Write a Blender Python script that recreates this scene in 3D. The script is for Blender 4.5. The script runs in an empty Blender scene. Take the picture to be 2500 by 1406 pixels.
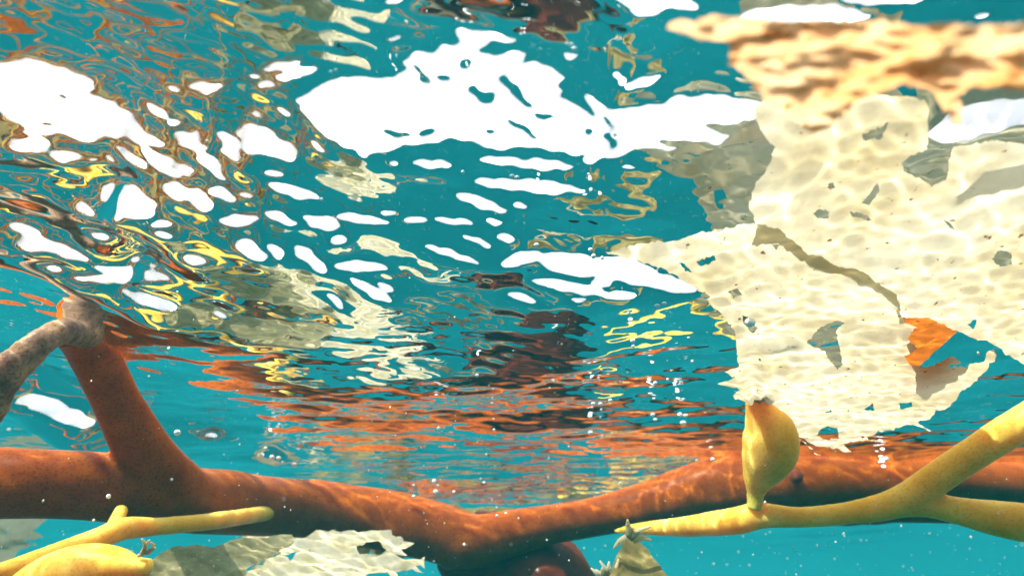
import bpy, bmesh, math, random
import numpy as np
from mathutils import Vector, geometry, noise

random.seed(11)
RNG = np.random.default_rng(7)
sc = bpy.context.scene
COL = sc.collection
R = math.radians

# ------------------------------------------------------------------ camera
CAM_Z = -0.10                      # ten centimetres under the mean water level
PITCH = R(27.0)
F_PX = 1507.0                      # focal length in photograph pixels (2500 x 1406)
cam = bpy.data.cameras.new('camera')
cam.sensor_width = 36.0
cam.lens = F_PX / 2500.0 * 36.0
cam.clip_start = 0.005
cam.clip_end = 400.0
cam.dof.use_dof = True
cam.dof.focus_distance = 0.22
cam.dof.aperture_fstop = 16.0
cam_ob = bpy.data.objects.new('camera', cam)
cam_ob.location = (0, 0, CAM_Z)
cam_ob.rotation_euler = (math.pi / 2 + PITCH, 0, 0)
COL.objects.link(cam_ob)
sc.camera = cam_ob

# ------------------------------------------------------------------ light
SUN_EL, SUN_AZ = R(51.0), R(228.0)     # azimuth clockwise from +Y (view direction)
w = bpy.data.worlds.new('World'); sc.world = w; w.use_nodes = True
wn = w.node_tree
sky = wn.nodes.new('ShaderNodeTexSky')
sky.sky_type = 'NISHITA'; sky.sun_disc = False
sky.sun_elevation = SUN_EL; sky.sun_rotation = SUN_AZ
sky.dust_density = 8.0; sky.air_density = 1.0; sky.ozone_density = 1.0
bg = wn.nodes['Background']; bg.inputs['Strength'].default_value = 0.12
# thin bright cloud over most of the sky
wtc = wn.nodes.new('ShaderNodeTexCoord')
wno = wn.nodes.new('ShaderNodeTexNoise'); wno.inputs['Scale'].default_value = 2.2; wno.inputs['Detail'].default_value = 6.0
wn.links.new(wtc.outputs['Generated'], wno.inputs['Vector'])
wrp = wn.nodes.new('ShaderNodeValToRGB')
wrp.color_ramp.elements[0].position = 0.30; wrp.color_ramp.elements[1].position = 0.46
wrp.color_ramp.elements[0].color = (0.25, 0.25, 0.25, 1)
wn.links.new(wno.outputs['Fac'], wrp.inputs['Fac'])
wmx = wn.nodes.new('ShaderNodeMix'); wmx.data_type = 'RGBA'
wn.links.new(wrp.outputs['Color'], wmx.inputs[0]); wn.links.new(sky.outputs['Color'], wmx.inputs[6])
wmx.inputs[7].default_value = (6.4, 6.45, 6.5, 1)
wn.links.new(wmx.outputs[2], bg.inputs['Color'])
sun = bpy.data.lights.new('sun', 'SUN'); sun.energy = 3.4; sun.angle = R(0.53)
sun.color = (1.0, 0.95, 0.86)
sun_ob = bpy.data.objects.new('sun', sun); COL.objects.link(sun_ob)
sd = Vector((math.sin(SUN_AZ) * math.cos(SUN_EL), math.cos(SUN_AZ) * math.cos(SUN_EL), math.sin(SUN_EL)))
sun_ob.rotation_euler = sd.to_track_quat('Z', 'Y').to_euler()
sun_ob.location = sd * 5

vs = sc.view_settings
vs.view_transform = 'Standard'; vs.look = 'None'; vs.gamma = 1.0; vs.use_curve_mapping = False
vs.exposure = 1.75
sc.render.engine = 'CYCLES'
cy = sc.cycles
cy.use_denoising = True
cy.max_bounces = 10; cy.glossy_bounces = 6; cy.diffuse_bounces = 3; cy.transmission_bounces = 6
cy.volume_bounces = 1; cy.transparent_max_bounces = 16
cy.sample_clamp_indirect = 6.0

# ------------------------------------------------------------------ geometry of the view
FWD = Vector((0, math.cos(PITCH), math.sin(PITCH)))
UPV = Vector((0, -math.sin(PITCH), math.cos(PITCH)))
CAMV = Vector((0, 0, CAM_Z))

def ray(px, py):
    return FWD + Vector((1, 0, 0)) * ((px - 1250.0) / F_PX) - UPV * ((py - 703.0) / F_PX)

def at(px, py, depth):             # world point seen at a pixel at a given distance in front
    return CAMV + ray(px, py) * depth

def on_z(px, py, z):               # world point seen at a pixel on the level z
    d = ray(px, py)
    return CAMV + d * ((z - CAM_Z) / d.z)

def mirrored(px, py, t):           # point under water whose mirror image in the surface shows at a pixel
    d = ray(px, py).normalized()
    s = CAMV + d * (-CAM_Z / d.z)
    return s + Vector((d.x, d.y, -d.z)) * t

# ------------------------------------------------------------------ helpers
def link(o, parent=None):
    COL.objects.link(o)
    if parent is not None:
        o.parent = parent
    return o

def tag(o, label=None, cat=None, group=None, kind=None):
    if label: o['label'] = label
    if cat: o['category'] = cat
    if group: o['group'] = group
    if kind: o['kind'] = kind
    return o

def empty(name, loc, label, cat, group=None):
    o = bpy.data.objects.new(name, None)
    o.empty_display_size = 0.01
    o.location = loc
    link(o)
    return tag(o, label, cat, group)

def mesh_ob(name, verts, faces, mat, parent=None, smooth=True):
    me = bpy.data.meshes.new(name)
    vv = [Vector(v) for v in verts]
    if parent is not None:
        p = Vector(parent.location)
        q = parent.parent
        while q is not None:
            p = p + Vector(q.location); q = q.parent
        vv = [v - p for v in vv]
        loc = (0, 0, 0)
    else:
        p = sum(vv, Vector()) / max(1, len(vv))
        vv = [v - p for v in vv]
        loc = p
    me.from_pydata(vv, [], faces)
    me.materials.append(mat)
    if smooth:
        me.polygons.foreach_set('use_smooth', [True] * len(me.polygons))
    me.update()
    o = bpy.data.objects.new(name, me)
    o.location = loc
    return link(o, parent)

def catmull(pts, n):
    """pts: list of tuples (any length of numbers) -> denser list, n steps per span"""
    P = [np.array(p, float) for p in pts]
    P = [2 * P[0] - P[1]] + P + [2 * P[-1] - P[-2]]
    out = []
    for i in range(1, len(P) - 2):
        for k in range(n):
            t = k / n
            a, b, c, d = P[i - 1], P[i], P[i + 1], P[i + 2]
            out.append(0.5 * ((2 * b) + (-a + c) * t + (2 * a - 5 * b + 4 * c - d) * t * t + (-a + 3 * b - 3 * c + d) * t ** 3))
    out.append(P[-2])
    return out

def tube_geo(path, seg=18, bump=0.04, flat=1.0, seed=0.0, nscale=60.0):
    """path: list of (x,y,z,r); capped tube with slightly uneven radius"""
    verts, faces = [], []
    pts = [Vector(p[:3]) for p in path]
    N = None
    for i, p in enumerate(path):
        a = pts[max(0, i - 1)]; b = pts[min(len(pts) - 1, i + 1)]
        T = (b - a).normalized()
        if N is None:
            N = T.orthogonal().normalized()
            zz = Vector((0, 0, 1)); N = (zz - T * zz.dot(T)).normalized() if abs(T.z) < 0.95 else N
        else:
            N = (N - T * N.dot(T)).normalized()
        B = T.cross(N)
        for k in range(seg):
            th = 2 * math.pi * k / seg
            dirv = N * math.cos(th) * flat + B * math.sin(th)
            r = p[3]
            q = pts[i] + dirv * r
            r *= 1 + bump * noise.noise(q * nscale + Vector((seed, 0, 0)))
            verts.append(pts[i] + dirv * r)
    n = len(path)
    for i in range(n - 1):
        for k in range(seg):
            k2 = (k + 1) % seg
            faces.append((i * seg + k, i * seg + k2, (i + 1) * seg + k2, (i + 1) * seg + k))
    faces.append(tuple(range(seg - 1, -1, -1)))
    faces.append(tuple((n - 1) * seg + k for k in range(seg)))
    return verts, faces

def px_path(pts, n=6):
    """pts: (px, py, depth, radius in px) -> world path, smooth"""
    out = []
    for px, py, d, r in catmull(pts, n):
        v = at(px, py, d)
        out.append((v.x, v.y, v.z, max(r, 0.3) * d / F_PX))
    return out

def join_geo(parts):
    V, Fc = [], []
    for v, f in parts:
        o = len(V)
        V += list(v)
        Fc += [tuple(i + o for i in ff) for ff in f]
    return V, Fc

def inside(poly, X, Y):
    poly = np.asarray(poly, float)
    x0, y0 = poly[:, 0], poly[:, 1]
    x1, y1 = np.roll(x0, -1), np.roll(y0, -1)
    res = np.zeros(X.shape, bool)
    for a, b, c, d in zip(x0, y0, x1, y1):
        if b == d:
            continue
        cond = ((b > Y) != (d > Y)) & (X < (c - a) * (Y - b) / (d - b) + a)
        res ^= cond
    return res

def densify(poly, step, jit, rng, fray=0.0):
    out = []
    n = len(poly)
    for i in range(n):
        a = np.array(poly[i], float); b = np.array(poly[(i + 1) % n], float)
        L = np.linalg.norm(b - a)
        m = max(1, int(L / step))
        nv = np.array([-(b - a)[1], (b - a)[0]]) / max(L, 1e-6)
        for k in range(m):
            t = k / m
            j = 0 if k == 0 else rng.normal(0, jit)
            out.append(tuple(a + (b - a) * t + nv * j))
    return out

def sheet(name, outline, holes, zmap, mat, parent, step=11, jit=2.0, thick=0.0005, seed=3):
    """a thin real sheet: outline and holes are traced, each vertex is put at its own place by zmap(px,py)->Vector"""
    rng = np.random.default_rng(seed)
    outl = densify(outline, step, jit, rng)
    hs = [densify(h, step * 0.7, jit * 0.7, rng) for h in holes]
    pts, edges = [], []
    for loop in [outl] + hs:
        o = len(pts)
        pts += loop
        edges += [(o + i, o + (i + 1) % len(loop)) for i in range(len(loop))]
    arr = np.array(outl)
    gx = np.arange(arr[:, 0].min(), arr[:, 0].max(), step)
    gy = np.arange(arr[:, 1].min(), arr[:, 1].max(), step * 0.7)
    X, Y = np.meshgrid(gx, gy)
    X = X + rng.uniform(-.3, .3, X.shape) * step; Y = Y + rng.uniform(-.3, .3, Y.shape) * step * 0.7
    m = inside(outl, X, Y)
    for h in hs:
        m &= ~inside(h, X, Y)
    pts += list(zip(X[m], Y[m]))
    res = geometry.delaunay_2d_cdt([Vector(p) for p in pts], edges, [], 0, 1e-4)
    V2 = np.array([tuple(v) for v in res[0]]); T = np.array([tuple(f) for f in res[2]])
    c = V2[T].mean(axis=1)
    keep = inside(outl, c[:, 0], c[:, 1])
    for h in hs:
        keep &= ~inside(h, c[:, 0], c[:, 1])
    T = T[keep]
    used = np.unique(T); remap = -np.ones(len(V2), int); remap[used] = np.arange(len(used))
    verts = [zmap(x, y) for x, y in V2[used]]
    o = mesh_ob(name, verts, [tuple(t) for t in remap[T]], mat, parent)
    return o

def ribbon(name, path, width, mat, parent, ruffle=0.3, twist=0.0, nw=7, seed=0.0, thick=0.0005):
    """blade along a path of world points; width(t) half width"""
    pts = [Vector(p[:3]) for p in path]
    verts, faces = [], []
    N = None
    n = len(pts)
    for i in range(n):
        T = (pts[min(n - 1, i + 1)] - pts[max(0, i - 1)]).normalized()
        if N is None:
            N = T.cross(Vector((0.2, 0.1, 1))).normalized()
        N = (N - T * N.dot(T)).normalized()
        ang = twist * i / n
        B = T.cross(N)
        S = N * math.cos(ang) + B * math.sin(ang)
        U = T.cross(S)
        wd = width(i / (n - 1))
        for k in range(nw):
            s = -1 + 2 * k / (nw - 1)
            ruff = ruffle * wd * abs(s) ** 1.5 * noise.noise(Vector((i * 0.35, s * 1.2, seed)))
            ruff += ruffle * 0.35 * wd * noise.noise(Vector((i * 0.9, s * 2.5, seed + 7)))
            ed = 1 + 0.25 * noise.noise(Vector((i * 0.6, s * 5, seed + 3)))
            verts.append(pts[i] + S * (wd * s * ed) + U * ruff)
    for i in range(n - 1):
        for k in range(nw - 1):
            faces.append((i * nw + k, i * nw + k + 1, (i + 1) * nw + k + 1, (i + 1) * nw + k))
    o = mesh_ob(name, verts, faces, mat, parent)
    return o

# ------------------------------------------------------------------ materials
def new_mat(name):
    m = bpy.data.materials.new(name); m.use_nodes = True
    nt = m.node_tree; nt.nodes.clear()
    return m, nt, nt.nodes.new('ShaderNodeOutputMaterial')

def N_(nt, t, **kw):
    n = nt.nodes.new(t)
    for k, v in kw.items():
        if k in n.inputs: n.inputs[k].default_value = v
        else: setattr(n, k, v)
    return n

def ramp(nt, src, stops):
    r = nt.nodes.new('ShaderNodeValToRGB')
    e = r.color_ramp.elements
    while len(e) < len(stops): e.new(0.5)
    for el, (p, c) in zip(e, stops):
        el.position = p; el.color = tuple(c) + (1,) if len(c) == 3 else c
    nt.links.new(src, r.inputs['Fac'])
    return r.outputs['Color']

def mixc(nt, fac, a, b):
    m = nt.nodes.new('ShaderNodeMix'); m.data_type = 'RGBA'
    for s, v in ((m.inputs[0], fac), (m.inputs[6], a), (m.inputs[7], b)):
        if hasattr(v, 'links'): nt.links.new(v, s)
        else: s.default_value = v if not isinstance(v, tuple) or len(v) == 4 else v + (1,)
    return m.outputs[2]

def tex_noise(nt, scale, detail=4, rough=0.6, stretch=None):
    tc = nt.nodes.new('ShaderNodeNewGeometry')
    src = tc.outputs['Position']
    if stretch:
        mp = nt.nodes.new('ShaderNodeMapping'); mp.inputs['Scale'].default_value = stretch
        nt.links.new(src, mp.inputs['Vector']); src = mp.outputs['Vector']
    t = N_(nt, 'ShaderNodeTexNoise', Scale=scale, Detail=detail, Roughness=rough)
    nt.links.new(src, t.inputs['Vector'])
    return t.outputs['Fac']

def solid_kelp(name, c1, c2, speck, speck_amt, sss, rough, noise_scale=45, bump=0.15, coat=0.0):
    m, nt, out = new_mat(name)
    n1 = tex_noise(nt, noise_scale, 5)
    col = ramp(nt, n1, [(0.35, c1), (0.68, c2)])
    n2 = tex_noise(nt, 900, 2, 0.5)
    sp = ramp(nt, n2, [(0.53, (0, 0, 0)), (0.63, (1, 1, 1))])
    mm = N_(nt, 'ShaderNodeMath', operation='MULTIPLY'); nt.links.new(sp, mm.inputs[0]); mm.inputs[1].default_value = speck_amt
    col = mixc(nt, mm.outputs[0], col, speck)
    p = nt.nodes.new('ShaderNodeBsdfPrincipled')
    nt.links.new(col, p.inputs['Base Color'])
    rr = tex_noise(nt, 160, 3)
    mr = N_(nt, 'ShaderNodeMapRange'); nt.links.new(rr, mr.inputs['Value'])
    mr.inputs['To Min'].default_value = rough - 0.1; mr.inputs['To Max'].default_value = rough + 0.15
    nt.links.new(mr.outputs['Result'], p.inputs['Roughness'])
    p.inputs['IOR'].default_value = 1.12
    p.inputs['Subsurface Weight'].default_value = sss
    p.inputs['Subsurface Radius'].default_value = (1.0, 0.35, 0.08)
    p.inputs['Subsurface Scale'].default_value = 0.035
    b = N_(nt, 'ShaderNodeBump', Strength=bump, Distance=0.002)
    bn = tex_noise(nt, 260, 4)
    nt.links.new(bn, b.inputs['Height']); nt.links.new(b.outputs['Normal'], p.inputs['Normal'])
    nt.links.new(p.outputs['BSDF'], out.inputs['Surface'])
    return m

def blade_mat(name, c1, c2, spots, spot_lo, trans=0.7, scale=40, rough=0.45, bump=0.2):
    m, nt, out = new_mat(name)
    n1 = tex_noise(nt, scale, 6, 0.65)
    col = ramp(nt, n1, [(0.32, c1), (0.66, c2)])
    n2 = tex_noise(nt, 330, 3, 0.55)
    sp = ramp(nt, n2, [(spot_lo, (0, 0, 0)), (spot_lo + 0.05, (1, 1, 1))])
    col = mixc(nt, sp, col, spots)
    tr = nt.nodes.new('ShaderNodeBsdfTranslucent'); nt.links.new(col, tr.inputs['Color'])
    p = nt.nodes.new('ShaderNodeBsdfPrincipled'); nt.links.new(col, p.inputs['Base Color'])
    p.inputs['Roughness'].default_value = rough; p.inputs['IOR'].default_value = 1.12
    b = N_(nt, 'ShaderNodeBump', Strength=bump, Distance=0.001)
    nt.links.new(tex_noise(nt, 420, 4), b.inputs['Height'])
    nt.links.new(b.outputs['Normal'], p.inputs['Normal']); nt.links.new(b.outputs['Normal'], tr.inputs['Normal'])
    mx = N_(nt, 'ShaderNodeMixShader', Fac=trans)
    nt.links.new(p.outputs['BSDF'], mx.inputs[1]); nt.links.new(tr.outputs['BSDF'], mx.inputs[2])
    nt.links.new(mx.outputs['Shader'], out.inputs['Surface'])
    return m

M = {}
M['brown'] = solid_kelp('brown_kelp_skin', (0.20, 0.042, 0.0015), (0.30, 0.078, 0.003), (0.08, 0.016, 0.0015), 0.6, 0.75, 0.36, 70, 0.12)
M['withered'] = solid_kelp('withered_kelp_skin', (0.12, 0.075, 0.06), (0.46, 0.31, 0.17), (0.07, 0.04, 0.04), 0.5, 0.2, 0.3, 120, 0.3)
M['yellow'] = solid_kelp('yellow_kelp_skin', (0.57, 0.34, 0.04), (0.74, 0.52, 0.12), (0.42, 0.22, 0.025), 0.4, 0.55, 0.30, 60, 0.1)
M['pale'] = blade_mat('bleached_blade', (0.34, 0.28, 0.15), (0.48, 0.44, 0.31), (0.12, 0.05, 0.015), 0.67, 0.8, 30)
M['cream'] = blade_mat('cream_frayed_blade', (0.58, 0.50, 0.27), (0.76, 0.70, 0.52), (0.38, 0.26, 0.09), 0.68, 0.55, 70)
M['olive'] = blade_mat('olive_blade', (0.13, 0.11, 0.035), (0.28, 0.235, 0.09), (0.40, 0.33, 0.15), 0.66, 0.5, 60)
M['orange'] = blade_mat('orange_blade', (0.58, 0.25, 0.07), (0.72, 0.48, 0.27), (0.42, 0.15, 0.035), 0.62, 0.85, 110)
M['amber'] = blade_mat('amber_blade', (0.55, 0.30, 0.05), (0.72, 0.46, 0.10), (0.35, 0.16, 0.03), 0.66, 0.6, 55)
M['darkbrown'] = solid_kelp('dark_kelp_skin', (0.10, 0.028, 0.014), (0.17, 0.05, 0.02), (0.05, 0.02, 0.01), 0.4, 0.1, 0.5)

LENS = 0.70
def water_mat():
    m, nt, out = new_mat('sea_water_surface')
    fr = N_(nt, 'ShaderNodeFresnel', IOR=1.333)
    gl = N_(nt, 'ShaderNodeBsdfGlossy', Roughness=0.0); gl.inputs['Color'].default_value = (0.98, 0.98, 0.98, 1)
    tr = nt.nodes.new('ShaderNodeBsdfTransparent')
    at_ = nt.nodes.new('ShaderNodeAttribute'); at_.attribute_name = 'lens_gain'     # caustic light precomputed from the waves, put into the transparent colour
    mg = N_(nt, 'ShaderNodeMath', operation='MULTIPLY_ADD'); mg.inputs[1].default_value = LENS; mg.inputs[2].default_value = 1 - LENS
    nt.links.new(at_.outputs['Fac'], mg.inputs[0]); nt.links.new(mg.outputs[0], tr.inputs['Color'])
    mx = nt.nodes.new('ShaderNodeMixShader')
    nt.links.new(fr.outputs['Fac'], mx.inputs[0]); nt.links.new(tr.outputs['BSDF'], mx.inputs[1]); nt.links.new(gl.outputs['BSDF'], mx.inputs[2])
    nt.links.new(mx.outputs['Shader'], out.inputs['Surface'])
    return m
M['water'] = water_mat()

def haze_mat():
    m, nt, out = new_mat('sea_water_body')
    v = nt.nodes.new('ShaderNodeVolumePrincipled')
    v.inputs['Color'].default_value = (0.014, 0.31, 0.36, 1)
    v.inputs['Density'].default_value = 0.22
    v.inputs['Anisotropy'].default_value = 0.0
    nt.links.new(v.outputs['Volume'], out.inputs['Volume'])
    return m
M['haze'] = haze_mat()

def seabed_mat():
    m, nt, out = new_mat('seabed_sand')
    p = nt.nodes.new('ShaderNodeBsdfPrincipled'); p.inputs['Roughness'].default_value = 0.9
    nt.links.new(ramp(nt, tex_noise(nt, 1.5, 6), [(0.3, (0.10, 0.09, 0.06)), (0.7, (0.32, 0.29, 0.2))]), p.inputs['Base Color'])
    nt.links.new(p.outputs['BSDF'], out.inputs['Surface'])
    return m
M['seabed'] = seabed_mat()

def bubble_mat():
    m, nt, out = new_mat('air_bubble')
    g = N_(nt, 'ShaderNodeBsdfGlossy', Roughness=0.08); g.inputs['Color'].default_value = (0.95, 0.97, 1.0, 1)
    t = nt.nodes.new('ShaderNodeBsdfDiffuse'); t.inputs['Color'].default_value = (0.9, 0.92, 0.95, 1)
    r = nt.nodes.new('ShaderNodeBsdfTransparent')
    a = N_(nt, 'ShaderNodeMixShader', Fac=0.75); b = N_(nt, 'ShaderNodeMixShader', Fac=0.08)
    nt.links.new(g.outputs[0], a.inputs[1]); nt.links.new(t.outputs[0], a.inputs[2])
    nt.links.new(a.outputs[0], b.inputs[1]); nt.links.new(r.outputs[0], b.inputs[2])
    nt.links.new(b.outputs[0], out.inputs['Surface'])
    return m
M['bubble'] = bubble_mat()

def speck_mat():
    m, nt, out = new_mat('drifting_speck')
    p = nt.nodes.new('ShaderNodeBsdfPrincipled'); p.inputs['Base Color'].default_value = (0.75, 0.78, 0.70, 1); p.inputs['Roughness'].default_value = 0.7
    t = nt.nodes.new('ShaderNodeBsdfTranslucent'); t.inputs['Color'].default_value = (0.75, 0.78, 0.70, 1)
    a = N_(nt, 'ShaderNodeMixShader', Fac=0.5)
    nt.links.new(p.outputs[0], a.inputs[1]); nt.links.new(t.outputs[0], a.inputs[2]); nt.links.new(a.outputs[0], out.inputs['Surface'])
    return m
M['speck'] = speck_mat()

# ------------------------------------------------------------------ water surface (structure)
# waves: a sum of ripples, then shaped so that the crests that let the sky through
# stand where they stand in the photograph
def ripple_set():
    out = []
    for i in range(80):
        u = (i + 0.5) / 80
        lam = 0.009 * (0.20 / 0.009) ** (u)
        lam *= RNG.uniform(0.9, 1.1)
        ang = RNG.normal(0, 0.62) + 0.12
        k = 2 * math.pi / lam
        slope = 0.0125 * (1.0 if lam > 0.02 else 0.75)
        out.append((k * math.sin(ang), k * math.cos(ang), slope / k, RNG.uniform(0, 6.283), lam))
    for i in range(26):                                   # capillary ripple
        lam = 0.0038 * (0.009 / 0.0038) ** ((i + .5) / 26)
        ang = RNG.normal(0, 0.8) - 0.25
        k = 2 * math.pi / lam
        out.append((k * math.sin(ang), k * math.cos(ang), 0.0085 / k, RNG.uniform(0, 6.283), lam))
    return out
RIP = ripple_set()

def ripples(X, Y, minlam=None):
    h = np.zeros_like(X)
    for kx, ky, a, ph, lam in RIP:
        if minlam is None:
            h += a * np.cos(kx * X + ky * Y + ph)
        else:                                     # drop waves that are finer than the mesh there
            wgt = np.clip((lam - minlam) / (0.5 * lam), 0, 1)
            h += a * wgt * np.cos(kx * X + ky * Y + ph)
    return h

SKY_POLYS = [
    [(720,245),(780,215),(800,195),(860,188),(960,190),(995,165),(985,145),(1005,130),(1060,125),(1085,105),(1100,118),(1120,100),(1110,75),(1130,65),(1150,78),(1190,75),(1230,85),(1265,98),(1250,108),(1200,102),(1165,125),(1200,135),(1270,125),(1290,130),(1265,160),(1310,152),(1345,165),(1380,190),(1365,205),(1375,225),(1365,240),(1400,250),(1440,280),(1455,290),(1425,235),(1430,225),(1450,235),(1480,265),(1540,265),(1600,255),(1660,235),(1740,230),(1800,240),(1865,245),(1850,290),(1800,295),(1840,308),(1790,305),(1700,300),(1780,330),(1765,358),(1700,345),(1620,345),(1550,370),(1490,390),(1430,398),(1430,385),(1350,365),(1280,360),(1210,368),(1150,345),(1100,340),(1080,345),(990,360),(940,370),(900,385),(850,365),(790,335),(760,300),(740,265)],
    [(-60,150),(0,160),(40,145),(75,142),(120,160),(160,168),(185,185),(235,198),(235,215),(200,225),(240,240),(305,245),(280,262),(335,275),(330,300),(370,335),(405,345),(400,360),(350,355),(300,345),(260,335),(200,355),(170,335),(150,330),(80,330),(30,325),(60,310),(10,290),(0,260),(-60,260)],
    [(1480,-30),(1500,0),(1540,25),(1555,45),(1600,40),(1620,22),(1680,28),(1725,30),(1690,5),(1660,-30)],
    [(1800,45),(1820,25),(1900,15),(2010,10),(2080,20),(2140,45),(2050,60),(1900,62)],
    [(2010,-10),(2310,-10),(2200,12),(2110,14)],
    [(2260,330),(2330,265),(2420,245),(2520,240),(2520,300),(2440,320),(2360,345),(2290,355)],
    [(45,962),(100,965),(160,985),(210,1005),(245,1040),(180,1045),(110,1015),(60,990)],
]
TEAL_POLYS = []          # dark slits inside the big sky patches, as (cx, cy, rx, ry, angle)
SLITS = [(1030,185,10,28,-35),(1085,188,12,7,0),(1135,157,10,14,0),(1180,235,32,10,35),(1255,222,8,55,-38),(1330,285,25,5,10),(1280,318,46,5,28),(1435,325,9,14,0),(1486,312,8,60,-6),(970,328,30,8,5),(1040,325,20,8,0),(1195,322,12,6,0),(150,235,8,6,0),(195,278,14,5,-30),(110,306,18,5,-20)]
SKY_SPOTS = [
    (80,355,45,20,-5),(160,385,32,15,0),(230,392,14,8,0),(275,392,20,8,45),(320,385,45,13,40),(395,400,50,13,40),(378,268,28,10,38),(430,300,15,8,10),(490,330,18,12,35),
    (470,352,45,20,35),(500,390,46,16,40),(455,420,20,12,0),(532,420,11,30,-30),(565,365,20,42,-30),(630,345,58,32,20),(690,370,38,22,10),(580,395,9,20,-20),(670,425,25,9,5),
    (425,218,12,10,0),(480,212,25,8,-15),(520,218,28,9,-20),(685,162,50,10,-12),(725,180,50,12,-15),(622,187,15,8,-10),(650,210,22,9,-20),(620,280,10,12,-30),(690,275,20,8,20),
    (775,360,25,9,35),(960,92,22,8,-10),(965,5,25,10,-10),(1515,195,9,20,-30),(1575,200,40,13,-20),(1390,138,22,8,15),(315,490,62,38,25),(275,522,18,13,0),(210,515,30,17,40),
    (430,470,28,20,25),(490,490,22,32,-40),(545,475,35,13,25),(598,478,15,6,0),(245,575,25,13,15),(395,548,30,8,-5),(400,575,25,8,10),(60,560,35,14,20),(75,590,28,26,0),(150,610,70,15,20),
    (720,470,60,13,15),(580,540,45,14,-3),(680,530,42,11,20),(790,545,45,17,10),(890,537,65,11,8),(950,520,22,6,5),(825,588,20,12,0),(610,610,40,18,35),(675,615,14,22,-35),(755,630,52,17,40),
    (880,650,65,13,3),(475,635,28,13,10),(290,660,70,9,5),(260,680,90,9,0),(355,640,30,9,10),(385,675,28,9,10),(130,655,20,10,0),(1050,400,45,10,5),(960,405,18,7,10),(1285,400,115,12,5),
    (1300,455,130,15,5),(1175,495,60,12,20),(1270,502,18,8,0),(1210,543,28,9,5),(1015,538,30,8,0),(1165,590,40,9,20),(1235,583,28,9,10),(1270,632,45,17,-15),(1400,645,75,26,8),(1520,660,90,30,10),
    (1620,690,90,18,12),(1385,700,95,12,10),(1470,688,25,12,0),(1510,722,40,10,0),(1275,725,38,9,15),(1410,732,25,6,0),(1535,410,22,6,-5),(1610,358,40,6,8),(360,730,68,15,18),(900,705,60,12,30),
    (820,735,28,10,45),(940,700,24,9,30),(1110,540,50,7,6),(1100,620,70,9,18),(535,765,22,9,20),(520,1062,30,7,0),(670,1115,22,10,0),(2400,38,22,8,0),(330,1045,26,6,10)]

def sky_mask():
    Hh, Ww = 620, 1250
    yy, xx = np.mgrid[0:Hh, 0:Ww]
    X = xx * 2.0 + 1; Y = yy * 2.0 + 1 - 60          # raster starts 60 px above the frame
    X0, Y0 = X, Y                                        # ragged rims
    wr = (0.75 - 0.45 * np.clip((Y0 - 400) / 300, 0, 1)) * (.6 + .4 * np.sin(X0 / 77. + 2) * np.sin(Y0 / 53.))
    X = X0 + wr * (8 * np.sin(Y0 / 8. + X0 / 31.) + 6 * np.sin(X0 / 12. - Y0 / 17.))
    Y = Y0 + wr * (6 * np.sin(X0 / 9. + Y0 / 21. + 1) + 5 * np.sin(X0 / 21. - Y0 / 9.))
    m = np.zeros(X.shape, bool)
    for p in SKY_POLYS:
        m |= inside(p, X, Y)
    def ell(c):
        cx, cy_, rx, ry, a = c
        ca, sa = math.cos(R(a)), math.sin(R(a))
        u = (X - cx) * ca + (Y - cy_) * sa; v = -(X - cx) * sa + (Y - cy_) * ca
        wob = 1.15 + 0.2 * np.sin(3 * np.arctan2(v, u) + cx)
        return (u / rx) ** 2 + (v / ry) ** 2 < wob
    for c in SKY_SPOTS:
        m |= ell(c)
    for c in SLITS:
        m &= ~ell(c)
    return m.astype(float)

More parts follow.
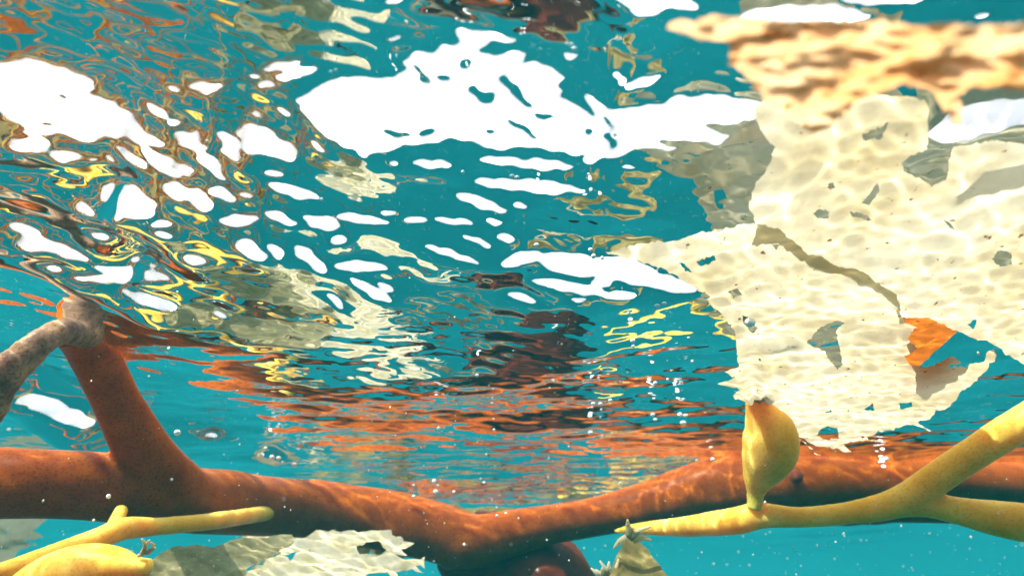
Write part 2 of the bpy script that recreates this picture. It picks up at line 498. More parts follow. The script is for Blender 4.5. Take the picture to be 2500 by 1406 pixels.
def shaped_waves(iters=30):
    n = 1024; nx = 1296; st = 0.0005
    gx = (np.arange(nx) - nx / 2) * st
    gy = 0.03 + np.arange(n) * st
    X, Y = np.meshgrid(gx, gy)
    rip = ripples(X, Y)
    mask = sky_mask() > 0.5
    h = rip.copy()
    kx = 2 * math.pi * np.fft.rfftfreq(nx, st)[None, :]; ky = 2 * math.pi * np.fft.fftfreq(n, st)[:, None]
    WX = 0.30
    den = ky ** 2 + WX * kx ** 2; den[0, 0] = 1
    low = np.exp(-(kx ** 2 + ky ** 2) * (0.00035) ** 2)
    cp, sp = math.cos(PITCH), math.sin(PITCH)
    edge = np.clip(np.minimum.reduce([(X - gx[0]), (gx[-1] - X), (Y - gy[0]) * 3, (gy[-1] - Y)]) / 0.05, 0, 1)
    rho = np.sqrt(X * X + Y * Y); ux = X / rho; uy = Y / rho      # horizontal direction of sight
    ripF = np.fft.rfft2(rip); ripF[0, 0] = 0
    for it in range(iters):
        hx = (np.roll(h, -1, 1) - np.roll(h, 1, 1)) / (2 * st)
        hy = (np.roll(h, -1, 0) - np.roll(h, 1, 0)) / (2 * st)
        dz = h - CAM_Z
        if it % 3 == 0:
            dep = Y * cp + dz * sp
            px = 1250 + F_PX * X / dep
            py = 703 - F_PX * (-Y * sp + dz * cp) / dep
            ix = np.clip((px / 2).astype(int), 0, 1249); iy = np.clip(((py + 60) / 2).astype(int), 0, 619)
            inframe = (px > -40) & (px < 2540) & (py > -58) & (py < 1160)
            mk = mask[iy, ix]
        L = np.sqrt(rho * rho + dz * dz)
        sr = hx * ux + hy * uy
        c = (dz - sr * rho) / (L * np.sqrt(1 + hx * hx + hy * hy))   # cosine to the wave normal; above 0.661 the sky shows
        want = np.where(mk, np.maximum(c, 0.70), np.minimum(c, 0.62))
        dlt = -(want - c) * L / rho * 1.6
        dlt = np.where(inframe, dlt, 0) * edge
        dlt = np.clip(sr + dlt, -0.62, 0.5) - np.clip(sr, -0.62, 0.5)
        sx = hx + dlt * ux; sy = hy + dlt * uy
        hh = (-1j * ky * np.fft.rfft2(sy) + WX * (-1j * kx) * np.fft.rfft2(sx)) / den
        hh[0, 0] = 0
        h = rip + np.fft.irfft2((hh - ripF) * low, (n, nx))
    return gx, gy, h, rip

def ruffle(X, Y, cell):
    # finer wind ripple further out
    ruff = np.clip((Y - .17) / .16, 0, 1) * np.clip((np.maximum(np.abs(X), Y) * -1 + 3) / 2.5, 0.3, 1)
    rn = np.random.default_rng(21); Z = np.zeros_like(X)
    for i in range(36):
        lam = .009 * (.045 / .009) ** (i / 35.); k = 2 * math.pi / lam; an = rn.normal(.1, .45)
        wgt = np.clip((lam - cell * 2.5) / (.5 * lam), 0, 1)
        Z += ruff * wgt * (.0150 / k) * np.cos(k * (math.sin(an) * X + math.cos(an) * Y) + rn.uniform(0, 6.28))
    return Z

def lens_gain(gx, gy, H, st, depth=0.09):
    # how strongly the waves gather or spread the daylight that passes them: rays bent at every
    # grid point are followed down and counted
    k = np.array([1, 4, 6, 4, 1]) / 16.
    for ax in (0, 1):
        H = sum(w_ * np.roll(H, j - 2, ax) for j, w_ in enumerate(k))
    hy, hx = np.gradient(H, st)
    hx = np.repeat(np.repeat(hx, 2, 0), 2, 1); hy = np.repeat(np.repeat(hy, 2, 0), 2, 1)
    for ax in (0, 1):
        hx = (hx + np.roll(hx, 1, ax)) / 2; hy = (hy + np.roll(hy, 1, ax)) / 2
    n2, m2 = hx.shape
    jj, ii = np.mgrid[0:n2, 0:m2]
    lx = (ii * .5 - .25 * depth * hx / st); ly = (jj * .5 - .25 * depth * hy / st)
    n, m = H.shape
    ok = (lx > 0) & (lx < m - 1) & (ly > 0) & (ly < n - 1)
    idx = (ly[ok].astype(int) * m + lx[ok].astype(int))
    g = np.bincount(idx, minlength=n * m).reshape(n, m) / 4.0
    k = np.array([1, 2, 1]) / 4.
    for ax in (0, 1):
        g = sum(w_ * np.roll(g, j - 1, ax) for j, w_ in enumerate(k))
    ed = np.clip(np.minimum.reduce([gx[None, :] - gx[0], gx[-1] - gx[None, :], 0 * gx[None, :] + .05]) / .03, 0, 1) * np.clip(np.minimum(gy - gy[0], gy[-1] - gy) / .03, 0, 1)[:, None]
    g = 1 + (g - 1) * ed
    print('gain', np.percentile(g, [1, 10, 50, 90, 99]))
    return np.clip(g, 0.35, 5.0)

def build_water():
    gx, gy, h, rip = shaped_waves()
    d = h - rip
    wx = np.clip((0.322 - np.abs(gx)) / 0.03, 0, 1); wy = np.clip(np.minimum((gy - 0.03) / 0.015, (0.54 - gy) / 0.08), 0, 1)
    d = (d - 0.0) * wx[None, :] * wy[:, None]
    st = 0.0005
    # rectilinear mesh: half-millimetre cells near the camera, growing outwards
    def axis(start, end, cellf):
        out = [start]
        while out[-1] < end:
            out.append(out[-1] + cellf(out[-1]))
        return out
    xp = axis(0.0, 40.0, lambda v: 0.0005 if v < .13 else min(.0005 + (v - .13) * .012, .0019) if v < .5 else .0019 + (v - .5) * .07)
    xs = np.array([-v for v in xp[:0:-1]] + xp)
    yf = axis(0.065, 45.0, lambda v: min(.0005 * max(1, v / .1) ** 1.4, .0014) if v < .75 else .0014 + (v - .75) * .03)
    yb = axis(0.0, 30.0, lambda v: .0008 + v * .08)
    ys = np.array([0.065 - v for v in yb[:0:-1]] + yf)
    X, Y = np.meshgrid(xs, ys)
    cell = np.maximum(np.gradient(xs)[None, :], np.gradient(ys)[:, None])
    Z = ripples(X, Y, cell * 2.5)
    Z += ruffle(X, Y, cell)
    fx = np.clip((X - gx[0]) / st, 1, len(gx) - 3.001); fy = np.clip((Y - gy[0]) / st, 1, len(gy) - 3.001)
    ix = fx.astype(int); iy = fy.astype(int); tx = fx - ix; ty = fy - iy
    def cw(t):
        return (-.5 * t + t * t - .5 * t ** 3, 1 - 2.5 * t * t + 1.5 * t ** 3, .5 * t + 2 * t * t - 1.5 * t ** 3, -.5 * t * t + .5 * t ** 3)
    wxs, wys = cw(tx), cw(ty)
    for jj in range(4):
        row = sum(wxs[ii] * d[iy + jj - 1, ix + ii - 1] for ii in range(4))
        Z = Z + wys[jj] * row
    GX, GY = np.meshgrid(gx, gy)
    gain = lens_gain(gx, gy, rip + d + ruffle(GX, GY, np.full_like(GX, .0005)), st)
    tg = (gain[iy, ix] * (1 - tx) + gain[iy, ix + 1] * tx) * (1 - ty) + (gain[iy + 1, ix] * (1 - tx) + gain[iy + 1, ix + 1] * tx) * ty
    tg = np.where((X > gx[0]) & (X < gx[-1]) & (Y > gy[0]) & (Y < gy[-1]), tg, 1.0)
    ny, nx = X.shape
    co = np.stack([X, Y, Z], -1).reshape(-1, 3).astype(np.float32)
    idx = np.arange(ny * nx).reshape(ny, nx)
    q = np.stack([idx[:-1, :-1], idx[:-1, 1:], idx[1:, 1:], idx[1:, :-1]], -1).reshape(-1, 4)
    me = bpy.data.meshes.new('water_surface')
    me.vertices.add(len(co)); me.vertices.foreach_set('co', co.ravel())
    me.loops.add(q.size); me.loops.foreach_set('vertex_index', q.ravel().astype(np.int32))
    me.polygons.add(len(q)); me.polygons.foreach_set('loop_start', np.arange(0, q.size, 4, dtype=np.int32))
    me.polygons.foreach_set('loop_total', np.full(len(q), 4, dtype=np.int32))
    me.polygons.foreach_set('use_smooth', np.ones(len(q), bool))
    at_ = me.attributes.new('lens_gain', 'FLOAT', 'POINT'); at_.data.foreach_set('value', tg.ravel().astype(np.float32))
    me.update(calc_edges=True); me.validate()
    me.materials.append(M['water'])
    o = bpy.data.objects.new('water_surface', me)
    link(o); tag(o, kind='structure')
    print('water', len(q), 'quads, height range', float(Z.min()), float(Z.max()))
    return o
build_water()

# seabed far below, lost in the water's haze
g = 40
sv, sf = [], []
for j in range(g + 1):
    for i in range(g + 1):
        x = -40 + 80 * i / g; y = -35 + 80 * j / g
        sv.append((x, y, -16.0 + 0.5 * noise.noise(Vector((x * .2, y * .2, 1)))))
for j in range(g):
    for i in range(g):
        a = j * (g + 1) + i
        sf.append((a, a + 1, a + g + 2, a + g + 1))
tag(mesh_ob('seabed', sv, sf, M['seabed']), kind='structure')

# ------------------------------------------------------------------ the big brown stipe
def fused(name, geos, mat, parent, voxel=0.0022, smooth=4):
    V, Fc = join_geo(geos)
    o = mesh_ob(name, V, Fc, mat, parent)
    md = o.modifiers.new('fuse', 'REMESH'); md.mode = 'VOXEL'; md.voxel_size = voxel; md.use_smooth_shade = True
    s = o.modifiers.new('relax', 'SMOOTH'); s.iterations = smooth; s.factor = 0.5
    return o

stipe = empty('kelp_stipe', at(1150, 1300, 0.45), 'thick reddish brown kelp stipe lying across the whole lower picture with branches', 'kelp')
main_l = px_path([(-900,1150,.30,74),(-560,1160,.288,78),(-260,1170,.285,80),(-80,1176,.29,83),(120,1184,.298,82),(300,1194,.315,80),(450,1216,.36,78),(600,1230,.415,72),(750,1241,.455,68),(900,1260,.472,70),(1030,1288,.470,70),(1130,1316,.468,64),(1210,1322,.468,54)])
main_r = px_path([(1080,1330,.466,58),(1175,1318,.466,60),(1300,1288,.48,50),(1450,1262,.488,44),(1580,1232,.488,56),(1700,1202,.485,70),(1830,1184,.48,78),(1980,1180,.482,74),(2120,1176,.487,64),(2300,1170,.492,54),(2460,1180,.495,52),(2700,1186,.50,52),(3000,1190,.51,50),(3400,1200,.53,46)])
arch = px_path([(570,1238,.40,46),(462,1206,.352,62),(366,1118,.320,60),(302,1010,.302,55),(262,930,.287,54),(234,874,.274,52),(204,832,.262,48),(170,814,.250,40),(140,816,.242,33)])
low_r = px_path([(1900,1225,.50,52),(2040,1236,.50,36),(2180,1248,.50,26),(2330,1262,.505,16)])
fused('stem', [tube_geo(p, 22, 0.10, 1.0, s, 25) for p, s in ((main_l, 1), (main_r, 2), (arch, 3), (low_r, 4))], M['brown'], stipe, 0.0018, 7)
M['maroon'] = solid_kelp('shaded_maroon_kelp_skin', (0.075, 0.014, 0.006), (0.125, 0.025, 0.008), (0.035, 0.008, 0.004), 0.5, 0.4, 0.4, 70, 0.12)  # limb's own maroon, with the shade below the fork put into the colour
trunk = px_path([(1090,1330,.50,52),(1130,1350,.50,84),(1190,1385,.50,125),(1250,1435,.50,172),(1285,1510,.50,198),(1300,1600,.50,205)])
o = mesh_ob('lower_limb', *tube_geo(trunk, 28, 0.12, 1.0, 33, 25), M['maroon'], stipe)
o['label'] = 'maroon limb with shade in its colour, dropping below the fork'
end = px_path([(228,828,.270,48),(188,810,.250,36),(145,810,.238,31),(100,834,.230,32),(58,872,.226,39),(14,914,.223,45),(-50,990,.222,56),(-130,1090,.222,60)], 10)
end = [(p[0], p[1], p[2], p[3] * (1 + 0.025 * math.sin(i * .9) + 0.02 * math.sin(i * 2.3))) for i, p in enumerate(end)]
eo = mesh_ob('withered_end', *tube_geo(end, 26, 0.18, 1.0, 9, 70), M['withered'], stipe)
eo['label'] = 'grey tan wrinkled end of the arched branch'
M['rust'] = blade_mat('rust_blade', (0.30, 0.075, 0.006), (0.42, 0.12, 0.012), (0.16, 0.035, 0.004), 0.64, 0.7, 60)
def zR(px, py):
    z = -0.010
    v = on_z(px, py, z); v.z += 0.0012 * noise.noise(Vector((px * .012, py * .012, 4)))
    return v
o = sheet('blade', [(2178,772),(2215,750),(2260,752),(2330,780),(2335,812),(2300,848),(2222,905),(2200,890),(2200,850)], [], zR, M['rust'], stipe, 10, 1.2, 0, 61)
o['label'] = 'flat rust orange blade behind the bleached blade'

# ------------------------------------------------------------------ yellow frond on the right with float bulb and bleached blade
def corr(v, amp, lam, seed, tilt=0.25):
    a = noise.noise(Vector((v.x * 22, v.y * 22, seed))) * 2.6 + 1.3 * noise.noise(Vector((v.x * 55, v.y * 55, seed + 1)))
    ph = (v.y + tilt * v.x) * 2 * math.pi / lam + a * 1.8
    s = 1.0 - 2.0 * abs(math.sin(ph * .5)) ** .8                # sharp crests, broad troughs
    s2 = 1.0 - 2.0 * abs(math.sin((v.x - .5 * v.y) * 2 * math.pi / (lam * 1.7) * .5 + a * 2.2))
    b = noise.noise(Vector((v.x * 60, v.y * 60, seed + 4)))
    c = noise.noise(Vector((v.x * 170, v.y * 170, seed + 9)))
    k = .4 + .6 * max(0, min(1, .5 + 1.4 * noise.noise(Vector((v.x * 35, v.y * 35, seed + 2)))))
    return amp * (0.65 * s * k + 0.2 * s2 + 0.9 * b + 0.4 * c)

frond = empty('kelp_frond', at(1850, 1240, .29), 'yellow kelp frond with pear shaped float and large bleached blade at right', 'kelp')
D1 = .295
sg = [tube_geo(px_path(p), 18, 0.06, 1.0, s, 60) for s, p in enumerate([
    [(1500,1296,.40,4),(1560,1290,.37,14),(1680,1284,.33,24),(1790,1272,.302,32),(1860,1258,D1,30),(1960,1262,.29,25),(2080,1250,.285,27),(2190,1226,.28,34),(2290,1165,.272,36),(2390,1098,.262,37),(2490,1035,.252,39),(2620,960,.245,40),(2850,840,.24,38),(3150,720,.24,30)],
    [(2150,1236,.282,28),(2250,1228,.278,32),(2330,1244,.272,33),(2430,1264,.265,42),(2540,1282,.258,48),(2680,1300,.255,48),(2950,1320,.25,44),(3250,1320,.25,34)],
    [(1880,1262,D1,22),(1846,1232,.294,19),(1845,1195,.293,22)]])]
fused('stem', sg, M['yellow'], frond, 0.0014, 3)
bulb = px_path([(1842,1240,.293,17),(1845,1205,.293,20),(1852,1170,.292,36),(1868,1130,.29,56),(1882,1090,.288,65),(1878,1050,.287,61),(1864,1018,.286,44),(1852,990,.284,30),(1846,960,.28,24),(1842,925,.275,20)], 8)
mesh_ob('float_bulb', *tube_geo(bulb, 28, 0.03, 1.0, 5, 50), M['yellow'], frond)

def zF(px, py):
    t = min(1, max(0, (1060 - py) / 480.0))
    z = -0.022 + 0.009 * t ** 0.8
    z -= 0.003 * max(0, (px - 2100) / 400.0)
    v = on_z(px, py, z)
    fade = min(1, max(0.12, math.hypot(px - 1855, (py - 1000)) / 170))
    v.z += corr(v, 0.0011 * fade, 0.0125, 2.0)
    # pleats fanning out of the bulb
    ang = math.atan2(py - 1010, px - 1850)
    rr = math.hypot(px - 1850, py - 1010)
    v.z += 0.0011 * math.sin(ang * 10 + 1.5 * noise.noise(Vector((px * .01, py * .01, 0)))) * math.exp(-rr / 170) * min(1, rr / 40)
    v.z = min(v.z, -0.004)
    return v
out_F = [(1838,1010),(1822,985),(1790,968),(1806,950),(1752,940),(1790,922),(1768,905),(1802,895),(1798,850),(1793,805),(1775,780),(1748,752),(1722,728),(1735,718),(1690,700),(1655,672),(1600,648),(1545,628),(1478,617),(1540,600),(1600,596),(1660,588),(1715,560),(1780,556),(1840,542),(1905,560),(1960,610),(2040,640),(2120,668),(2190,720),(2205,780),(2240,800),(2215,822),(2240,848),(2205,862),(2222,890),(2260,900),(2320,868),(2345,880),(2310,905),(2390,885),(2425,850),(2432,862),(2395,915),(2355,950),(2325,985),(2262,1022),(2240,1030),(2282,1056),(2230,1036),(2160,1052),(2100,1066),(2158,1078),(2085,1076),(2060,1084),(2082,1102),(2040,1092),(1990,1082),(1950,1062),(2010,1120),(1940,1058),(1905,1030),(1880,1015)]
holes_F = [[(1970,835),(1995,800),(2040,780),(2062,782),(2040,805),(2050,850),(2058,890),(2045,905),(2025,880),(2010,850),(1985,842)],
           [(2195,985),(2225,980),(2228,992),(2200,1000)],[(2110,1000),(2130,985),(2135,1000)],
           [(1812,768),(1826,772),(1826,790),(1850,800),(1838,812),(1815,795)],
           [(1655,640),(1672,648),(1690,660),(1672,662)],[(1700,640),(1745,628),(1748,636),(1712,646)],[(1775,706),(1800,702),(1812,718),(1790,726)],
           [(1990,1060),(2020,1040),(2045,1048),(2050,1070),(2015,1072)],[(2010,1000),(2028,995),(2030,1004)],[(1885,600),(1905,598),(1895,610)]]
sheet('blade', out_F, holes_F, zF, M['pale'], frond, 7, 1.6, 0.0005, 3)

def zU(px, py):
    z = -0.0085 - 0.009 * min(1, max(0, (py - 300) / 600.0))
    v = on_z(px, py, z)
    v.z += corr(v, 0.0009, 0.0095, 12.0, 0.12)
    v.z = min(v.z, -0.003)
    return v
out_U = [(1832,600),(1845,545),(1828,500),(1840,462),(1862,425),(1885,385),(1892,355),(1870,335),(1850,300),(1842,270),(1868,240),(1900,215),(1980,225),(2080,215),(2180,235),(2260,245),(2265,300),(2262,360),(2200,395),(2205,415),(2250,440),(2275,458),(2310,440),(2315,390),(2330,360),(2420,345),(2500,350),(2700,370),(2820,420),(2790,500),(2860,580),(2830,690),(2870,780),(2760,850),(2700,930),(2560,905),(2500,885),(2470,870),(2430,842),(2380,822),(2320,800),(2290,790),(2250,776),(2205,772),(2190,780),(2184,735),(2118,690),(2038,662),(1955,634),(1898,590)]
holes_U = [[(2120,480),(2145,445),(2148,470),(2125,505),(2105,500)],[(1985,522),(2000,510),(2025,516),(2020,530),(1995,530)],
           [(2420,630),(2445,612),(2470,622),(2468,645),(2440,648)],[(2075,520),(2092,522),(2118,528),(2130,542),(2115,540),(2080,530)],
           [(2300,535),(2320,545),(2332,560),(2318,556)],[(2020,450),(2035,445),(2040,462),(2028,466)],
           [(2105,330),(2150,318),(2175,300),(2150,335),(2110,342)],[(2360,790),(2385,782),(2375,802)]]
sheet('blade', out_U, holes_U, zU, M['pale'], frond, 7, 1.8, 0.0005, 5)

# ------------------------------------------------------------------ orange ruffled blade close to the lens, top right
near = empty('ruffled_kelp', at(2100, 140, .08), 'orange ruffled kelp blade close to the lens along the top right', 'kelp')
def zN(px, py):
    n1 = noise.noise(Vector((px * .006, py * .02, 3))); n2 = noise.noise(Vector((px * .018, py * .045, 8)))
    v = on_z(px, py, -0.043 - 0.006 * max(0, (px - 1640) / 860.0) + 0.0026 * n1 + 0.0013 * n2)
    return v
out_N = [(1628,70),(1650,52),(1700,55),(1745,36),(1830,44),(1920,52),(2010,48),(2120,52),(2230,64),(2330,58),(2430,62),(2620,48),(2620,240),(2500,222),(2420,215),(2372,212),(2340,232),(2352,300),(2330,306),(2300,262),(2270,218),(2200,205),(2140,228),(2090,250),(2060,285),(2010,318),(1985,328),(1950,300),(1920,285),(1890,265),(1862,238),(1840,205),(1815,178),(1778,160),(1785,120),(1760,100),(1700,95),(1660,82)]
sheet('blade', out_N, [], zN, M['orange'], near, 11, 3.0, 0.0005, 8)

# ------------------------------------------------------------------ lower left frond: stem, big float, frayed blade
lf = empty('kelp_frond', at(230, 1390, .30), 'yellow kelp frond with float bulb and frayed blade at bottom left', 'kelp')
fused('stem', [tube_geo(px_path(p), 16, 0.06, 1.0, s + 20, 60) for s, p in enumerate([
    [(-160,1440,.25,22),(0,1396,.253,23),(130,1352,.258,25),(235,1316,.264,27),(300,1290,.272,27),(380,1285,.285,22),(470,1277,.305,21),(560,1266,.345,20),(650,1252,.41,18),(720,1245,.46,16)],
    [(270,1306,.268,20),(284,1272,.278,18),(296,1245,.295,16)]])], M['yellow'], lf, 0.0014, 3)
b2 = px_path([(20,1440,.25,20),(80,1420,.249,44),(150,1398,.248,56),(220,1388,.247,58),(285,1384,.246,46),(330,1384,.245,26),(365,1382,.245,18)], 8)
mesh_ob('float_bulb', *tube_geo(b2, 26, 0.03, 1.0, 15, 50), M['yellow'], lf)
def zL(px, py):
    d = .243 + 0.00015 * (px - 340) + (1406 - py) * .00045
    v = at(px, py, d)
    fold = noise.noise(Vector((px * .004, py * .035, 5)))
    f2 = noise.noise(Vector((px * .016, py * .06, 9)))
    v += FWD * (0.008 * fold + 0.004 * f2) + UPV * (0.0016 * f2 + 0.0007 * math.sin(py * .33 + px * .03 + 3 * fold))
    return v
out_L = [(335,1378),(400,1352),(470,1332),(560,1322),(640,1320),(700,1300),(720,1320),(690,1345),(640,1368),(600,1392),(590,1440),(350,1440)]
M['sage'] = blade_mat('sage_blade', (0.24, 0.21, 0.08), (0.52, 0.46, 0.25), (0.62, 0.56, 0.34), 0.62, 0.7, 80)
sheet('blade', out_L, [], zL, M['sage'], lf, 10, 1.5, 0.0006, 21)
out_L2 = [(600,1395),(640,1364),(690,1338),(715,1308),(760,1292),(830,1286),(900,1284),(958,1283),(962,1296),(1000,1312),(1016,1318),(985,1328),(1000,1340),(960,1338),(985,1350),(1040,1346),(1042,1368),(1020,1366),(1040,1392),(1000,1372),(960,1372),(990,1410),(940,1384),(900,1392),(870,1440),(590,1440)]
hol_L2 = [[(880,1318),(930,1312),(968,1330),(930,1336),(890,1330)],[(700,1345),(740,1336),(720,1352)]]
zL2 = lambda px, py: zL(px, py) - FWD * 0.006
o = sheet('blade_tip', out_L2, hol_L2, zL2, M['cream'], lf, 9, 2.0, 0.0006, 22)
o['label'] = 'cream coloured frayed end of the blade'
for i, (x, y, ang, L) in enumerate([(345,1352,-60,40),(352,1348,-100,34),(338,1356,-25,46),(360,1350,-75,28)]):
    p0 = at(x, y, .244); p1 = at(x + L * math.cos(R(ang)), y + L * math.sin(R(ang)), .242)
    pm = (p0 + p1) / 2 + Vector((0.0006 * i, 0, 0.0006))
    pts = catmull([(*p0, .0008), (*pm, .0007), (*p1, .0003)], 4)
    mesh_ob('fringe', *tube_geo([tuple(q) for q in pts], 8, 0.1), M['cream'], lf)

# ------------------------------------------------------------------ small upright blade with a fringed tip, bottom centre right
sb = empty('pointed_kelp', at(1560, 1400, .27), 'small pointed olive kelp blade with fringed white tip at bottom centre', 'kelp')
def zS(px, py):
    v = at(px, py, .262 + (1406 - py) * .0002)
    v += FWD * (0.006 * math.sin((px - 1540) * .03 + (py - 1300) * .004) + 0.003 * noise.noise(Vector((px * .03, py * .02, 2))))
    return v
sheet('blade', [(1500,1345),(1518,1318),(1538,1306),(1552,1318),(1585,1350),(1610,1380),(1640,1420),(1680,1480),(1490,1480),(1480,1400)], [], zS, M['olive'], sb, 8, 1.2, 0.0006, 31)
for i, (x, y, x1, y1) in enumerate([(1536,1310,1532,1268),(1540,1312,1588,1285),(1545,1318,1592,1318),(1530,1312,1498,1338),(1538,1316,1560,1296),(1534,1306,1546,1290)]):
    p0 = at(x, y, .267); p1 = at(x1, y1, .266); pm = (p0 + p1) / 2 + Vector((0, 0, .0008))
    mesh_ob('fringe', *tube_geo([tuple(q) for q in catmull([(*p0, .0014), (*pm, .0011), (*p1, .0004)], 4)], 8, 0.2), M['cream'], sb)
tuft = empty('kelp_tuft', at(1478, 1395, .265), 'pale yellow frayed kelp tuft at the bottom edge beside pointed olive blade', 'kelp')
for i in range(11):
    a = R(-150 + 12 * i + random.uniform(-8, 8)); L = random.uniform(28, 52)
    x0, y0 = 1478 + random.uniform(-14, 14), 1412
    p0 = at(x0, y0, .266); pm = at(x0 + .5 * L * math.cos(a) + random.uniform(-4, 4), y0 + .5 * L * math.sin(a), .264); p1 = at(x0 + L * math.cos(a), y0 + L * math.sin(a), .262 + random.uniform(0, .006))
    mesh_ob('frond_tip', *tube_geo([tuple(q) for q in catmull([(*p0, .0012), (*pm, .0010), (*p1, .0004)], 4)], 7, 0.3), M['cream'], tuft)

# ------------------------------------------------------------------ pale blades behind the stipe, left
pb = empty('tattered_kelp', at(40, 1330, .62), 'pale tattered kelp blade hanging behind the brown stipe at lower left edge', 'kelp')
def zP(px, py):
    v = at(px, py, .57 + (1400 - py) * .0005); v += FWD * 0.02 * noise.noise(Vector((px * .01, py * .03, 1))); return v
sheet('blade', [(-60,1230),(90,1235),(112,1268),(90,1290),(105,1312),(60,1318),(84,1334),(40,1345),(30,1372),(-10,1378),(-60,1420)], [[(10,1290),(40,1284),(30,1300)]], zP, M['pale'], pb, 9, 2.5, 0.0006, 41)
pb2 = empty('torn_kelp', at(200, 1290, .66), 'small pale torn kelp blade under the brown stipe near left float', 'kelp')
sheet('blade', [(130,1230),(250,1235),(244,1290),(225,1305),(205,1340),(192,1318),(180,1322),(178,1290),(160,1285)], [[(190,1285),(215,1280),(210,1296)]], lambda x, y: zP(x, y) + FWD * .05, M['pale'], pb2, 8, 2.0, 0.0006, 43)

# ------------------------------------------------------------------ kelp that hangs under the frame and shows only mirrored in the surface
def strand(p0, dirv, L, n, wob, seed, low=True):
    p = Vector(p0); d = Vector(dirv).normalized(); out = [p.copy()]
    for i in range(n):
        d = (d + Vector((noise.noise(Vector((i * .3, seed, 0))), noise.noise(Vector((i * .3, seed, 5))), noise.noise(Vector((i * .3, seed, 9))))) * wob).normalized()
        p = p + d * (L / n); out.append(p.copy())
    if not low: return out
    drop = max(0.0, max(q.z - (-0.108 + 0.02 * q.y) for q in out))      # hang below the picture's lower edge
    return [q - Vector((0, 0, drop)) for q in out]

def clump(label, centre, spread, n_stem, n_blade, smats, bmats, L, dirv, seed, wmax=0.016, rad=0.0035, drop=True):
    rnd = random.Random(seed)
    e = empty('hanging_kelp', centre, label, 'kelp')
    for i in range(n_stem):
        o = Vector([rnd.gauss(0, s) for s in spread])
        dv = Vector(dirv) + Vector([rnd.gauss(0, .35) for _ in range(3)])
        if not drop: dv.z *= .06
        pts = strand(Vector(centre) + o - dv.normalized() * L * .5, dv, L, 16, .28 if drop else .07, seed + i, drop)
        mesh_ob('stem', *tube_geo([(p.x, p.y, p.z, rad * rnd.uniform(.6, 1.3) * (1 - .5 * k / 16)) for k, p in enumerate(pts)], 9, .1), rnd.choice(smats), e)
    for i in range(n_blade):
        o = Vector([rnd.gauss(0, s) for s in spread])
        dv = Vector(dirv) + Vector([rnd.gauss(0, .5) for _ in range(3)])
        if not drop: dv.z *= .06
        ll = L * rnd.uniform(.45, .9)
        pts = strand(Vector(centre) + o - dv.normalized() * ll * .5, dv, ll, 22, .22 if drop else .07, seed + 50 + i, drop)
        wm = wmax * rnd.uniform(.5, 1.1)
        ribbon('blade', pts, lambda t: wm * max(.06, math.sin(math.pi * min(1, t * .93 + .04)) ** .6), rnd.choice(bmats), e, .9, rnd.uniform(-2, 2), 7, seed + i * 3.1)
    return e
Y_, B_, P_, A_, O_, DK = M['yellow'], M['brown'], M['pale'], M['amber'], M['olive'], M['darkbrown']
clump('stringy brown kelp tangle mirrored in the rippled surface at upper left', mirrored(330, 110, .20), (.045, .03, .03), 70, 20, [B_, B_, A_, DK], [A_, O_, B_], .15, (1, .25, .05), 101, .003, .0012)
clump('brown kelp strands mirrored in the surface at the top left corner', mirrored(60, 60, .16), (.04, .025, .02), 16, 5, [DK, B_], [A_, O_], .18, (1, .1, .2), 131, .004, .0016)
clump('rust brown kelp mirrored in the surface above the arched branch', mirrored(120, 600, .24), (.07, .03, .02), 6, 2, [B_, B_, DK], [B_, B_], .15, (.9, .4, .1), 151, .008, .003)
clump('amber and brown kelp mirrored beside the arched branch', mirrored(560, 900, .22), (.045, .03, .018), 5, 8, [B_, DK], [A_, B_, P_, O_], .16, (.8, .5, .0), 171, .012)
clump('pale greenish blades mirrored in the surface above the stipe middle', (-.145, .65, -.044), (.025, .045, .005), 0, 8, [Y_], [P_, M['cream'], O_], .15, (.15, 1, 0), 191, .02, .003, False)
clump('dark brown kelp limb mirrored in the surface right of centre', mirrored(1320, 920, .26), (.035, .03, .012), 4, 3, [DK], [O_], .17, (1, .15, -.1), 211, .012, .008)
clump('olive and rust kelp mirrored beside the yellow float', (.165, .66, -.02), (.05, .06, .003), 7, 9, [B_, DK, Y_], [O_, A_, P_], .16, (1, .2, 0), 231, .010, .004, False)
clump('dark brown kelp mirrored just above the dip of the stipe', (-.01, .74, -.02), (.07, .07, .004), 7, 3, [DK, B_], [O_], .2, (1, .1, 0), 331, .012, .006, False)
clump('rust brown kelp mirrored behind the yellow branching stem', (.42, .64, -.018), (.06, .05, .003), 9, 6, [B_], [A_, B_], .2, (1, -.2, 0), 251, .012, .005, False)
clump('faint olive blades mirrored high in the surface right of centre', mirrored(1440, 110, .24), (.03, .02, .02), 1, 4, [B_], [O_, A_], .08, (1, .2, .1), 271, .004, .0015)
clump('thin yellowish blades mirrored high in the surface left of centre', mirrored(800, 90, .22), (.05, .02, .02), 3, 3, [B_, DK], [O_, O_, A_], .16, (1, .1, .05), 291, .004, .0016)
clump('small yellow green blades mirrored at the middle of the surface', mirrored(1000, 690, .22), (.05, .04, .015), 1, 4, [B_], [P_, O_], .08, (1, .4, .1), 311, .006, .0015)

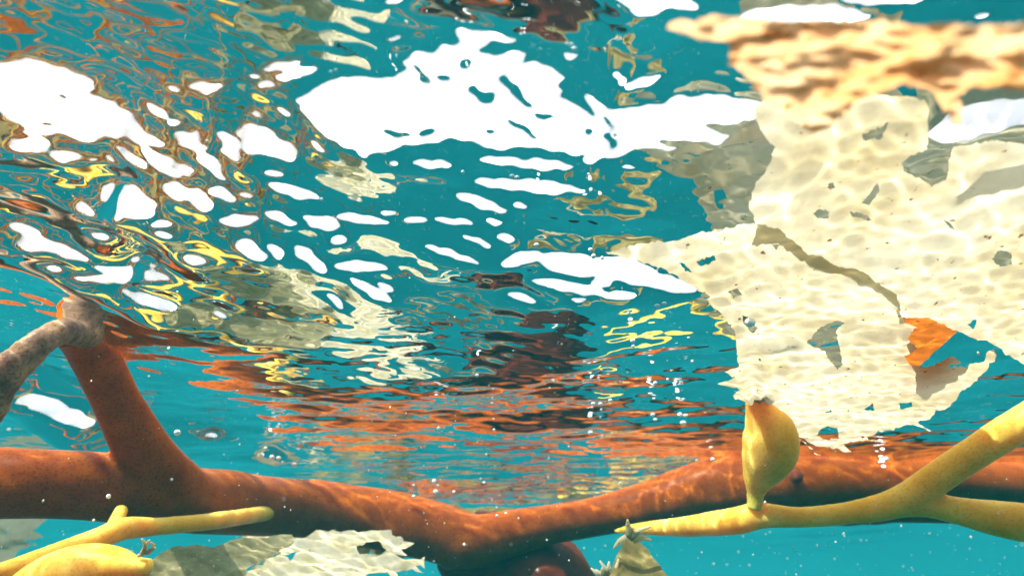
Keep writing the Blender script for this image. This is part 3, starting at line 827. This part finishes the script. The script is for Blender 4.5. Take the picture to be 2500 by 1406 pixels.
# ------------------------------------------------------------------ bubbles
def ico(r, sub=2):
    bm = bmesh.new(); bmesh.ops.create_icosphere(bm, subdivisions=sub, radius=r)
    me = bpy.data.meshes.new('bubble'); bm.to_mesh(me); bm.free()
    me.polygons.foreach_set('use_smooth', [True] * len(me.polygons)); me.materials.append(M['bubble'])
    return me
bub_me = ico(1.0)
BUB = [(1395,110,8),(1402,120,9),(1384,108,6),(820,172,6),(808,176,5),(1250,430,8),(1262,434,9),(1442,610,9),(1449,626,12),(1470,630,8),(1310,598,9),(1605,747,10),(1622,741,9),(1110,775,5),(1545,832,11),(1546,845,6),(1690,882,6),(1600,935,8),(1630,926,6),(1165,916,7),(1448,985,7),(1466,986,9),(1490,977,9),(1468,1000,5),(1446,994,5),(1594,1012,9),(1600,1024,7),(1660,1012,10),(1674,1014,9),(1668,1032,11),(1442,1056,9),(1470,1064,5),(1206,1049,6),(1205,1022,4),(1060,1174,9),(1068,1186,8),(1064,1200,9),(1010,1184,5),(1010,1211,6),(1182,1178,6),(1108,1200,5),(1213,1238,5),(1213,1258,6),(648,1094,6),(664,1116,10),(680,1118,9),(718,1134,11),(690,1128,5),(640,1108,5),(1740,1121,9),(2163,1120,9),(2156,1140,11),(2148,1128,6),(352,548,5),(785,487,7),(1130,420,7),(935,455,6),(972,450,5),(1832,790,20),(433,1056,14),(265,1211,9),(419,1170,6)]
rb = random.Random(5)
ORD = ['leftmost', 'second from left', 'third from left', 'fourth from left', 'fifth from left', 'sixth from left', 'seventh from left', 'eighth from left', 'ninth from left', 'tenth from left', 'eleventh from left', 'twelfth from left', 'thirteenth from left', 'fourteenth from left', 'fifteenth from left', 'sixteenth from left', 'seventeenth from left', 'eighteenth from left']
def spot(x, y):
    if x > 2000: return 'beside the yellow branching stem at right'
    if y > 1165: return 'in front of the brown stipe'
    if y > 1080: return 'over the stipe left of centre' if x < 1000 else 'on the stipe left of the yellow float'
    if y > 900: return 'on the mirror surface right of centre' if x > 1350 else 'on the mirror surface at centre'
    if y > 700: return 'left of the bleached blade'
    if y > 400: return 'among the sky patches at middle right' if x > 1100 else 'among the sky patches at left'
    return 'near the top right of centre' if x > 1000 else 'near the top left of centre'
where = {}
for x, y, r in BUB:
    if r not in (20, 14): where.setdefault(spot(x, y), []).append((x, y, r))
for k in where: where[k].sort()
for i, (x, y, r) in enumerate(BUB):
    if y > 1165:
        k = .275 if x < 500 else .40; p = at(x, y, k)
    elif r == 20:
        p = zF(x, y) - ray(x, y) * .004; k = .2
    elif r == 14:
        p = at(x, y, .272); k = .272
    else:
        p = on_z(x, y, -0.007); k = (p - CAMV).dot(FWD)
    o = bpy.data.objects.new('bubble', bub_me)
    s = r * 0.62 * k / F_PX
    o.location = p; o.scale = (s * rb.uniform(.85, 1.25), s, s * rb.uniform(.75, 1.0))
    link(o)
    if r == 20: tag(o, 'large oval silvery bubble caught in the bleached blade', 'bubble')
    elif r == 14: tag(o, 'pale rounded bubble beside the foot of the arched branch', 'bubble')
    else:
        q = spot(x, y); n = where[q].index((x, y, r))
        tag(o, ('tiny bubble %s, %s' % (q, ORD[n])) if len(where[q]) > 1 else 'single tiny bubble ' + q, 'bubble', 'air bubbles')

# drifting specks in the water: nobody could count them
def specks(n=4200):
    base = [(1, 0, 0), (-1, 0, 0), (0, 1, 0), (0, -1, 0), (0, 0, 1), (0, 0, -1)]
    fc = [(0, 2, 4), (2, 1, 4), (1, 3, 4), (3, 0, 4), (2, 0, 5), (1, 2, 5), (3, 1, 5), (0, 3, 5)]
    V, Fc = [], []
    rnd = random.Random(77)
    for i in range(n):
        y = rnd.uniform(.10, 1.0) ** 1.0; x = rnd.uniform(-.9, .9) * (y + .15); z = -.008 - rnd.random() ** 1.2 * .30
        r = (0.00014 + 0.00062 * rnd.random() ** 3) * (0.5 + 1.3 * y)
        o = len(V)
        sx, sy, sz = (rnd.uniform(.6, 1.6) for _ in range(3))
        V += [(x + a * r * sx, y + b * r * sy, z + c * r * sz) for a, b, c in base]
        Fc += [tuple(o + k for k in f) for f in fc]
    o = mesh_ob('drifting_specks', V, Fc, M['speck'])
    tag(o, 'fine pale specks drifting in the water', 'specks', kind='stuff')
specks()

# ------------------------------------------------------------------ the body of water as even haze
def box(x0, x1, y0, y1, z0, z1):
    V = [(x, y, z) for z in (z0, z1) for y in (y0, y1) for x in (x0, x1)]
    Fc = [(0, 2, 3, 1), (4, 5, 7, 6), (0, 1, 5, 4), (2, 6, 7, 3), (0, 4, 6, 2), (1, 3, 7, 5)]
    return V, Fc
hz = mesh_ob('haze', *box(-45, 45, -40, 50, -17.6, 0.10), M['haze'], smooth=False)
tag(hz, 'teal sea water haze filling the whole scene', 'water', kind='stuff')
